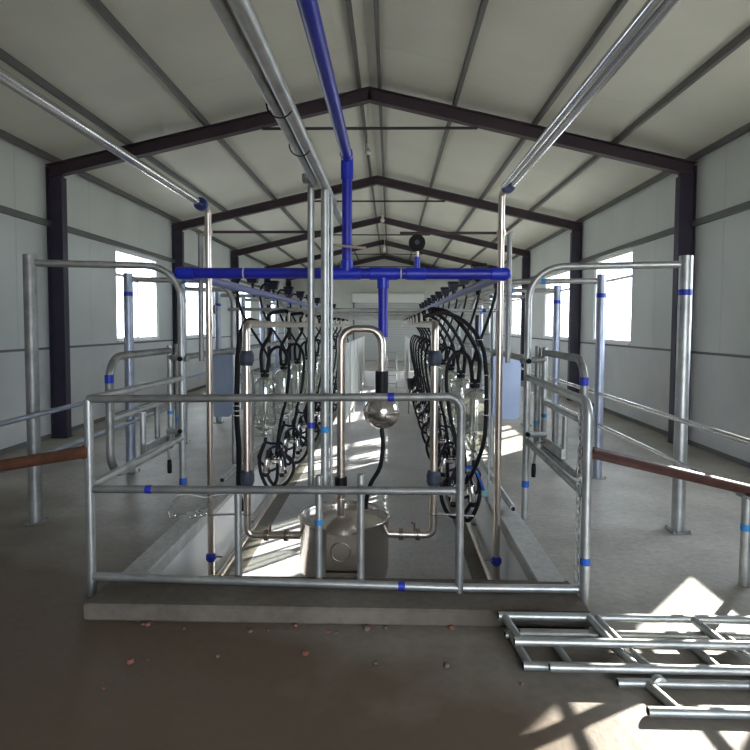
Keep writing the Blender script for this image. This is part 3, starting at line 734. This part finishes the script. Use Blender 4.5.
# ------------------------------------------------------------------ milking units
def make_unit(side, Y, protos_for=None):
    """everything of one milking place, built where it stands"""
    s = 1 if side == 'left' else -1           # towards the middle of the pit
    xv, xm = VAC[side], MILK[side]
    xj = -1.30 if side == 'left' else .745
    grp = ' on the %s side' % side
    # pulsator
    p = thing('pulsator', '', 'pulsator', (xv, Y, zh+rb), 'pulsators'+grp)
    s1 = MB(); s1.cyl((xv, Y, zh+rb-.004), (xv, Y, zh+rb+.05), .016)
    s1.prism([(xv-.045, zh+rb+.045), (xv+.045, zh+rb+.045), (xv+.062, zh+rb+.125), (xv-.062, zh+rb+.125)], Y-.05, Y+.05)
    s1.build('body', M['navy'], p)
    MB().bbox((xv-.068, Y-.058, zh+rb+.125), (xv+.068, Y+.058, zh+rb+.15), .008).build('cap', M['rubber'], p)
    s1 = MB(); s1.tube(spline([(xv-s*.04, Y, zh+rb+.09), (xv-s*.12, Y-.01, zh+rb+.10), (xv-s*.16, Y-.02, zh+.02), (xv-s*.10, Y-.01, zh-.25), (xj+s*.02, Y, 1.3), (xj+s*.03, Y, 1.11)], 5), .013, seg=8)
    s1.build('twin_tube', M['rubber'], p)
    # recorder jar
    j = thing('recorder_jar', '', 'jar', (xj, Y, .50), 'glass jars'+grp)
    out = [(.018,.49),(.03,.50),(.08,.515),(.112,.56),(.118,.62),(.118,.95),(.11,1.005),(.08,1.045),(.035,1.06),(.03,1.075)]
    inn = [(a-.006, z-(.0 if z > .6 else -.006)) for a, z in out[1:]][::-1]
    MB().lathe(out, (xj, Y, 0), (0,0,1), 22).build('glass_body', M['jar'], j)
    MB().lathe(inn, (xj, Y, 0), (0,0,1), 22).build('glass_lining', M['jar'], j)
    s1 = MB(); s1.cyl((xj, Y, 1.065), (xj, Y, 1.10), .045); s1.cyl((xj, Y, 1.10), (xj, Y, 1.14), .02); s1.build('lid', M['rubber'], j)
    s1 = MB(); s1.cyl((xj, Y, .43), (xj, Y, .50), .028); s1.cyl((xj, Y, .455), (xj, Y, .475), .05); s1.build('outlet', M['steel_bright'], j)
    s1 = MB(); s1.tube([(xj, Y, 1.05), (xj, Y, .53)], .009, seg=8); s1.build('dip_tube', M['steel_bright'], j)
    xk = xj-s*.13
    s1 = MB(); s1.box((xk-.008, Y-.015, .05), (xk+.008, Y+.015, 1.14)); s1.box((min(xk,xj), Y-.012, .44), (max(xk,xj), Y+.012, .45)); s1.box((min(xk,xj), Y-.012, 1.085), (max(xk,xj), Y+.012, 1.093)); s1.build('bracket', M['galv_dull'], j)
    # milk hose from the nipple over to the jar
    h = thing('milk_hose', '', 'hose', (xm, Y, MILK_Z+.03), 'milk hoses'+grp)
    MB().tube([(xm, Y, MILK_Z+.02), (xm, Y, MILK_Z+.12)], .014, seg=10).build('nipple', M['pvc_white'], h)
    xe = xj-s*.03
    MB().tube(spline([(xm, Y, MILK_Z+.105), (xm-s*.05, Y+.03, MILK_Z+.135), (xm-s*.2, Y-.03, MILK_Z+.09), (xe+s*.10, Y-.03, MILK_Z-.08), (xe, Y-.02, MILK_Z-.28), (xe, Y, 1.11)], 6), .0195, seg=10).build('hose', M['rubber'], h)
    return p, j, h
def make_cluster(side, Y, bright=False):
    s = 1 if side == 'left' else -1
    xj = -1.30 if side == 'left' else .745
    x0 = xj+s*.10; z0 = .20
    c = thing('milking_cluster', '', 'milking cluster', (x0, Y, z0), 'milking clusters on the %s side' % side)
    MB().lathe([(0,-.05),(.03,-.048),(.052,-.02),(.056,.01),(.045,.035),(.02,.045),(0,.046)], (x0, Y, z0), (0,0,1), 20).build('claw', M['steel_bright'], c)
    MB().torus((x0, Y, z0+.008), (0,0,1), .055, .006, 20, 6).build('claw_ring', M['navy'], c)
    for i, (dx, dy) in enumerate(((-.06,-.05),(.06,-.05),(-.06,.05),(.06,.05))):
        top = Vector((x0+dx*1.1, Y+dy, z0+.10)); tip = Vector((x0+dx*1.5, Y+dy*1.6, z0-.20))
        ax = (tip-top).normalized()
        cup = MB().lathe([(.014,.07),(.021,.075),(.027,.10),(.027,.22),(.023,.235),(.012,.238)], top, ax, 14).build('teat_cup', M['steel_bright'], c)
        MB().lathe([(.0,.225),(.026,.228),(.028,.245),(.025,.27),(.01,.272)], top, ax, 14).build('liner_mouth', M['rubber'], cup)
        MB().tube(spline([(x0+dx*.5, Y+dy*.6, z0+.02), (x0+dx*.85, Y+dy*.9, z0+.085), top+ax*.0, top+ax*.08], 5), .011, seg=8).build('short_tube', M['rubber'], cup)
    # hose loops hanging down to the pit floor side
    lp = []
    for i in range(22):
        th = PI*.62+i/21*2*PI*1.12; rr = .17+.012*math.sin(i)
        lp.append((x0+s*.04+rr*math.cos(th)*.85, Y+.03+.05*i/21, z0-.12+rr*math.sin(th)))
    MB().tube(spline(lp, 3), .018, seg=9).build('long_hose', M['rubber'], c)
    lp = []
    for i in range(20):
        th = PI*.3+i/19*2*PI*.95; rr = .135+.01*math.cos(i*1.7)
        lp.append((x0-s*.03+rr*math.cos(th), Y-.06+.16*i/19, z0+.03+rr*math.sin(th)*1.15))
    MB().tube(spline(lp, 3), .014, seg=8).build('pulse_hose', M['navy'], c)
    MB().tube(spline([(xj, Y, .44), (xj, Y-.01, .38), (xj-s*.05, Y-.04, .22), (xj-s*.03, Y-.06, .05), (xj+s*.05, Y-.05, -.1), (xj+s*.12, Y-.02, -.02), (x0+s*.03, Y, z0-.04)], 5), .018, seg=9).build('outlet_hose', M['rubber'], c)
    pts = [(xj+s*.02, Y, 1.12), (xj+s*.06, Y, 1.33), (xj+s*.17, Y, 1.37), (xj+s*.25, Y, 1.2), (xj+s*.22, Y+.01, .85), (xj+s*.16, Y+.02, .6), (x0+s*.01, Y+.01, z0+.05)]
    MB().tube(spline(pts, 6), .017, seg=9).build('lift_hose', M['rubber'], c)
    arcs = MB()
    for o in (-.012, .012):
        arcs.tube(spline([(x0-s*.09, Y-.05+o, z0-.02), (x0-s*.05, Y-.07+o, z0+.10), (x0+s*.02, Y-.08+o, z0+.15), (x0+s*.10, Y-.08+o, z0+.09), (x0+s*.13, Y-.08+o, z0-.06)][::1], 6), .0115, seg=8)
    arcs.build('pulse_tube', M['hoseblue' if bright else 'navy'], c)
    if bright:
        MB().bbox((x0-s*.09-.02, Y-.11, z0-.10), (x0-s*.09+.02, Y-.07, z0-.02), .006).build('tube_end', mat('pale teal plastic', (.25,.5,.5), .5), c)
    MB().tube([(xj-s*.13, Y, .48), (xj+s*.02, Y, .46), (x0, Y, z0+.04)], .006, bend=.02).build('hook', M['galv'], c)
    return c
UNITS = {'left': [6.2+1.1*k for k in range(9)], 'right': [5.25+1.05*k for k in range(10)]}
lab = {'pulsator': 'black box pulsator, %s from the front, on the %s vacuum line',
       'recorder_jar': 'clear glass recorder jar, %s from the front, along the %s pit edge',
       'milk_hose': 'black milk hose arching over, %s from the front, off the %s milk line',
       'milking_cluster': 'milking cluster with looped black hoses, %s from the front, below the %s jars'}
for side, ys in UNITS.items():
    protos = list(make_unit(side, ys[0])); cl = make_cluster(side, ys[0], bright=False); protos.append(cl)
    for i, y in enumerate(ys):
        for p in protos:
            nm = p.name.split('.')[0]; l = lab[nm] % (ORD[i], side)
            if i == 0: p['label'] = l
            elif not (side == 'right' and nm == 'milking_cluster' and False): dup(p, (p.location.x, p.location.y+(y-ys[0]), p.location.z), l)
# blue tubes draped over the nearest right cluster
x0 = .645
t = thing('hose_loop', 'pair of bright blue twin tubes draped over the nearest right-hand milking cluster', 'hose', (x0, 5.1, .3))
hb = MB()
for o in (0, .03):
    hb.tube(spline([P(464-o*60, 480, 5.0+o), P(463, 471, 5.0+o), P(469, 468-o*40, 4.98+o), P(476, 472-o*30, 4.98+o), P(481, 482, 4.98+o), P(484, 491, 5.0+o)], 6), .010, seg=8)
hb.build('tubes', M['hoseblue'], t)
q = P(485, 493, 5.0); MB().bbox((q.x-.03, q.y-.02, q.z-.025), (q.x+.022, q.y+.02, q.z+.025), .006).build('connector', mat('pale teal plastic', (.25,.52,.5), .5), t)

# cross bars tying the two rows of stalls together above the pit
for i, y in enumerate([hy+.25-.048 for hy in HOOP_Y[1:]]):
    z = 1.775
    t = thing('cross_bar', '%s slender pipe cross bar from the front spanning the pit above the milk lines' % ORD[i], 'bar', (XC, y, z), 'cross bars above the pit')
    MB().tube([(HLx-.05, y, z), (HRx+.1, y, z)], .019, seg=12).build('bar', M['galv'], t)
    if i == 0:
        tband(t, P(484, 309, y).xy.to_3d()+Vector((0,0,z)), (1,0,0), .019, .04)
        s = MB(); q = P(215, 308, y); s.lathe_sharp([(.02,-.02),(.05,-.012),(.05,.012),(.02,.02)], (q.x, y, z), (1,0,0), 16); s.build('flange', M['galv_dull'], t)

# blue grey splash sheets by the stalls
for side, (xa_, xb_) in (('left', (-1.93, -1.68)), ('right', (1.09, 1.38))):
    y = 6.35
    t = thing('splash_sheet', 'blue grey metal splash sheet hung beside the %s hoop legs' % side, 'panel', ((xa_+xb_)/2, y, .62), 'splash sheets')
    n = [(xa_, 1.30), (xa_, .66), (xa_+.04, .62), (xb_-.04, .62), (xb_, .66), (xb_, 1.30)]
    MB().prism(n, y-.006, y+.006).build('sheet', M['sheet'], t)
    MB().tube([(xa_-.03, y-.02, 1.30), (xb_+.03, y-.02, 1.30)], .012).build('hanger_bar', M['galv_dull'], t)
# pale rump sheets far down the rows
for side, x in (('left', -.88), ('right', .52)):
    ya = 11.6 if side == 'left' else 16.2
    t = MB(); t.box((x-.006, ya, -.3), (x+.006, 20.4, 1.25))
    for yy in ((11.7, 13.1, 14.5, 15.9, 17.3, 18.8, 20.3) if side == 'left' else (16.3, 18.2, 20.3)): t.box((x-.02, yy, PIT_Z), (x+.02, yy+.04, 1.26))
    tag(t.build('rump_sheet', M['white']), 'pale upright sheet at the far end of the %s row' % side, 'panel', 'far rump sheets')
# little things far back
q = P(412, 384, 14.5)
t = thing('black_bin', 'small black bin on the pit floor stand near the far end', 'bin', (q.x, 14.5, PIT_Z))
MB().lathe_sharp([(0,-.12),(.10,-.12),(.13,.13),(.12,.13),(.095,-.10),(0,-.10)], q, (0,0,1), 20).build('bin', M['rubber'], t)
s = MB()
for dx in (-.08, .08):
    for dy in (-.08, .08): s.tube([(q.x+dx, 14.5+dy, PIT_Z), (q.x+dx*.8, 14.5+dy*.8, q.z-.115)], .012, seg=8)
s.build('stand', M['galv_dull'], t)
q = P(392, 380, 18.0)
t = thing('step_ladder', 'narrow step ladder leaning on the far end wall of the pit', 'ladder', (q.x, 20.8, PIT_Z))
s = MB()
for dx in (-.16, .16): s.tube([(q.x+dx, 20.4, PIT_Z), (q.x+dx, 20.96, .55)], .02, seg=8)
s.build('rails', M['galv'], t)
for i in range(5):
    fz = (i+.6)/5.5; MB().tube([(q.x-.16, 20.4+.56*fz, PIT_Z+1.45*fz), (q.x+.16, 20.4+.56*fz, PIT_Z+1.45*fz)], .014, seg=8).build('rung', M['galv'], t)
# pendant lamps under the ridge
for i, (y, zl) in enumerate(((8.35, 4.05), (13.0, 3.9), (17.8, 3.85))):
    x = XC+.12-.15*(i == 0)
    t = thing('pendant_lamp', '%s bare lamp from the front hanging on a cord from the ridge' % ORD[i], 'lamp', (x, y+.2, zl), 'pendant lamps')
    MB().tube([(x, y+.2, RIDGE+.1), (x, y+.2, zl+.1)], .006, seg=6).build('cord', M['cord'], t)
    MB().cyl((x, y+.2, zl+.04), (x, y+.2, zl+.11), .022).build('socket', M['white'], t)
    MB().ball((x, y+.2, zl), .045, 18, 1.15).build('bulb', M['pvc_white'], t)

# ------------------------------------------------------------------ stacked pipe frames on the floor
def pipe_frame(label, xa, xb, ya, yb, z, crosses, rr=.021, m='galv', skew=0.0, ends=True):
    t = thing('pipe_frame', label, 'pipe frame', ((xa+xb)/2, (ya+yb)/2, z-rr), 'pipe frames stacked on the floor')
    for y, dx in ((ya, skew), (yb, 0)):
        MB().tube([(xa+dx, y, z), (xb+dx, y, z)], rr).build('long_pipe', M[m], t)
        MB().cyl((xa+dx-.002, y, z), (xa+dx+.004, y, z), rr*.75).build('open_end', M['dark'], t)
    for x in crosses:
        MB().tube([(x+skew, ya, z), (x, yb, z)], rr*.95).build('cross_pipe', M[m], t)
    return t
rr = .021
pipe_frame('long galvanised pipe frame lying lowest on the floor beside the sill', .60, 3.0, 2.74, 3.02, rr, (.63, .82, 1.5, 2.2), skew=.03)
pipe_frame('galvanised pipe frame in the middle of the stack by the sill', .66, 3.2, 2.66, 2.96, rr*3, (1.06, 1.11, 1.62, 1.67, 2.5), skew=.07)
tt = pipe_frame('topmost galvanised pipe frame of the stack by the sill', .57, 3.1, 2.80, 3.05, rr*5, (.60, 1.03, 1.07, 1.56, 2.4), skew=.03)
tt = pipe_frame('short galvanised pipe frame with flanged ends lying in front of the stack', 1.02, 3.2, 2.42, 2.62, rr, (1.15, 1.6, 2.4), skew=.05)
for x, z in ((1.21, rr), (1.66, rr)):
    MB().lathe_sharp([(0,0),(.034,0),(.036,.006),(.034,.03),(.021,.034)], (x-.01, 2.635, rr), (0.12,-1,0), 16).build('flange', M['galv'], tt)

# brick crumbs along the foot of the sill
for i in range(26):
    x = random.uniform(-1.5, .9); y = random.uniform(3.02, 3.19); s = random.uniform(.008, .022)
    if i > 17: y = random.uniform(2.5, 3.0)
    mb = MB(); n = 7
    pr_ = [(0,0),(s*.9,s*.05),(s*random.uniform(.8,1.1),s*.4),(s*.6,s*.8),(0,s*random.uniform(.7,.95))]
    mb.lathe_sharp(pr_, (x, y, 0), (0,0,1), random.choice((5,6)))
    o = mb.build('brick_crumb', M['brick' if i % 3 else 'slab'])
    tag(o, 'small brick or mortar crumb on the dusty floor before the sill', 'rubble', 'crumbs before the sill')

# ------------------------------------------------------------------ light
sun = bpy.data.lights.new('sun', 'SUN'); so = bpy.data.objects.new('sun', sun); C.objects.link(so)
dirn = Vector((-2.26, -2.49, -1.40)).normalized()
so.rotation_euler = dirn.to_track_quat('-Z', 'Y').to_euler(); so.location = (12, 14, 9)
sun.energy = 22; sun.angle = math.radians(.6); sun.color = (1, .95, .85)
w = bpy.data.worlds.new('sky'); bpy.context.scene.world = w; w.use_nodes = True
bg = w.node_tree.nodes['Background']; bg.inputs['Color'].default_value = (.80,.89,1,1); bg.inputs['Strength'].default_value = 9
def portal(loc, rot, sx, sy):
    l = bpy.data.lights.new('daylight_portal', 'AREA'); l.shape = 'RECTANGLE'; l.size = sx; l.size_y = sy; l.cycles.is_portal = True
    o = bpy.data.objects.new('daylight_portal', l); C.objects.link(o); o.location = loc; o.rotation_euler = rot
for a, b in WIN:
    portal((XL-.12, (a+b)/2, (SILL+HEAD)/2), (0, -PI/2, 0), HEAD-SILL, b-a)
for a, b in WIN_R:
    portal((XR+.12, (a+b)/2, (SILL+HEAD)/2), (0, PI/2, 0), HEAD-SILL, b-a)
portal((2.05, Y0-.1, 1.5), (PI/2, 0, 0), 3.7, 3.0)

sc = bpy.context.scene
sc.view_settings.view_transform = 'Standard'; sc.view_settings.look = 'None'; sc.view_settings.gamma = 1
sc.view_settings.use_curve_mapping = False
sc.view_settings.exposure = 0.34
try:
    sc.cycles.use_denoising = True; sc.cycles.max_bounces = 12; sc.cycles.diffuse_bounces = 6; sc.cycles.transparent_max_bounces = 24
    sc.cycles.caustics_reflective = False; sc.cycles.caustics_refractive = False; sc.cycles.sample_clamp_indirect = 8
except Exception: pass
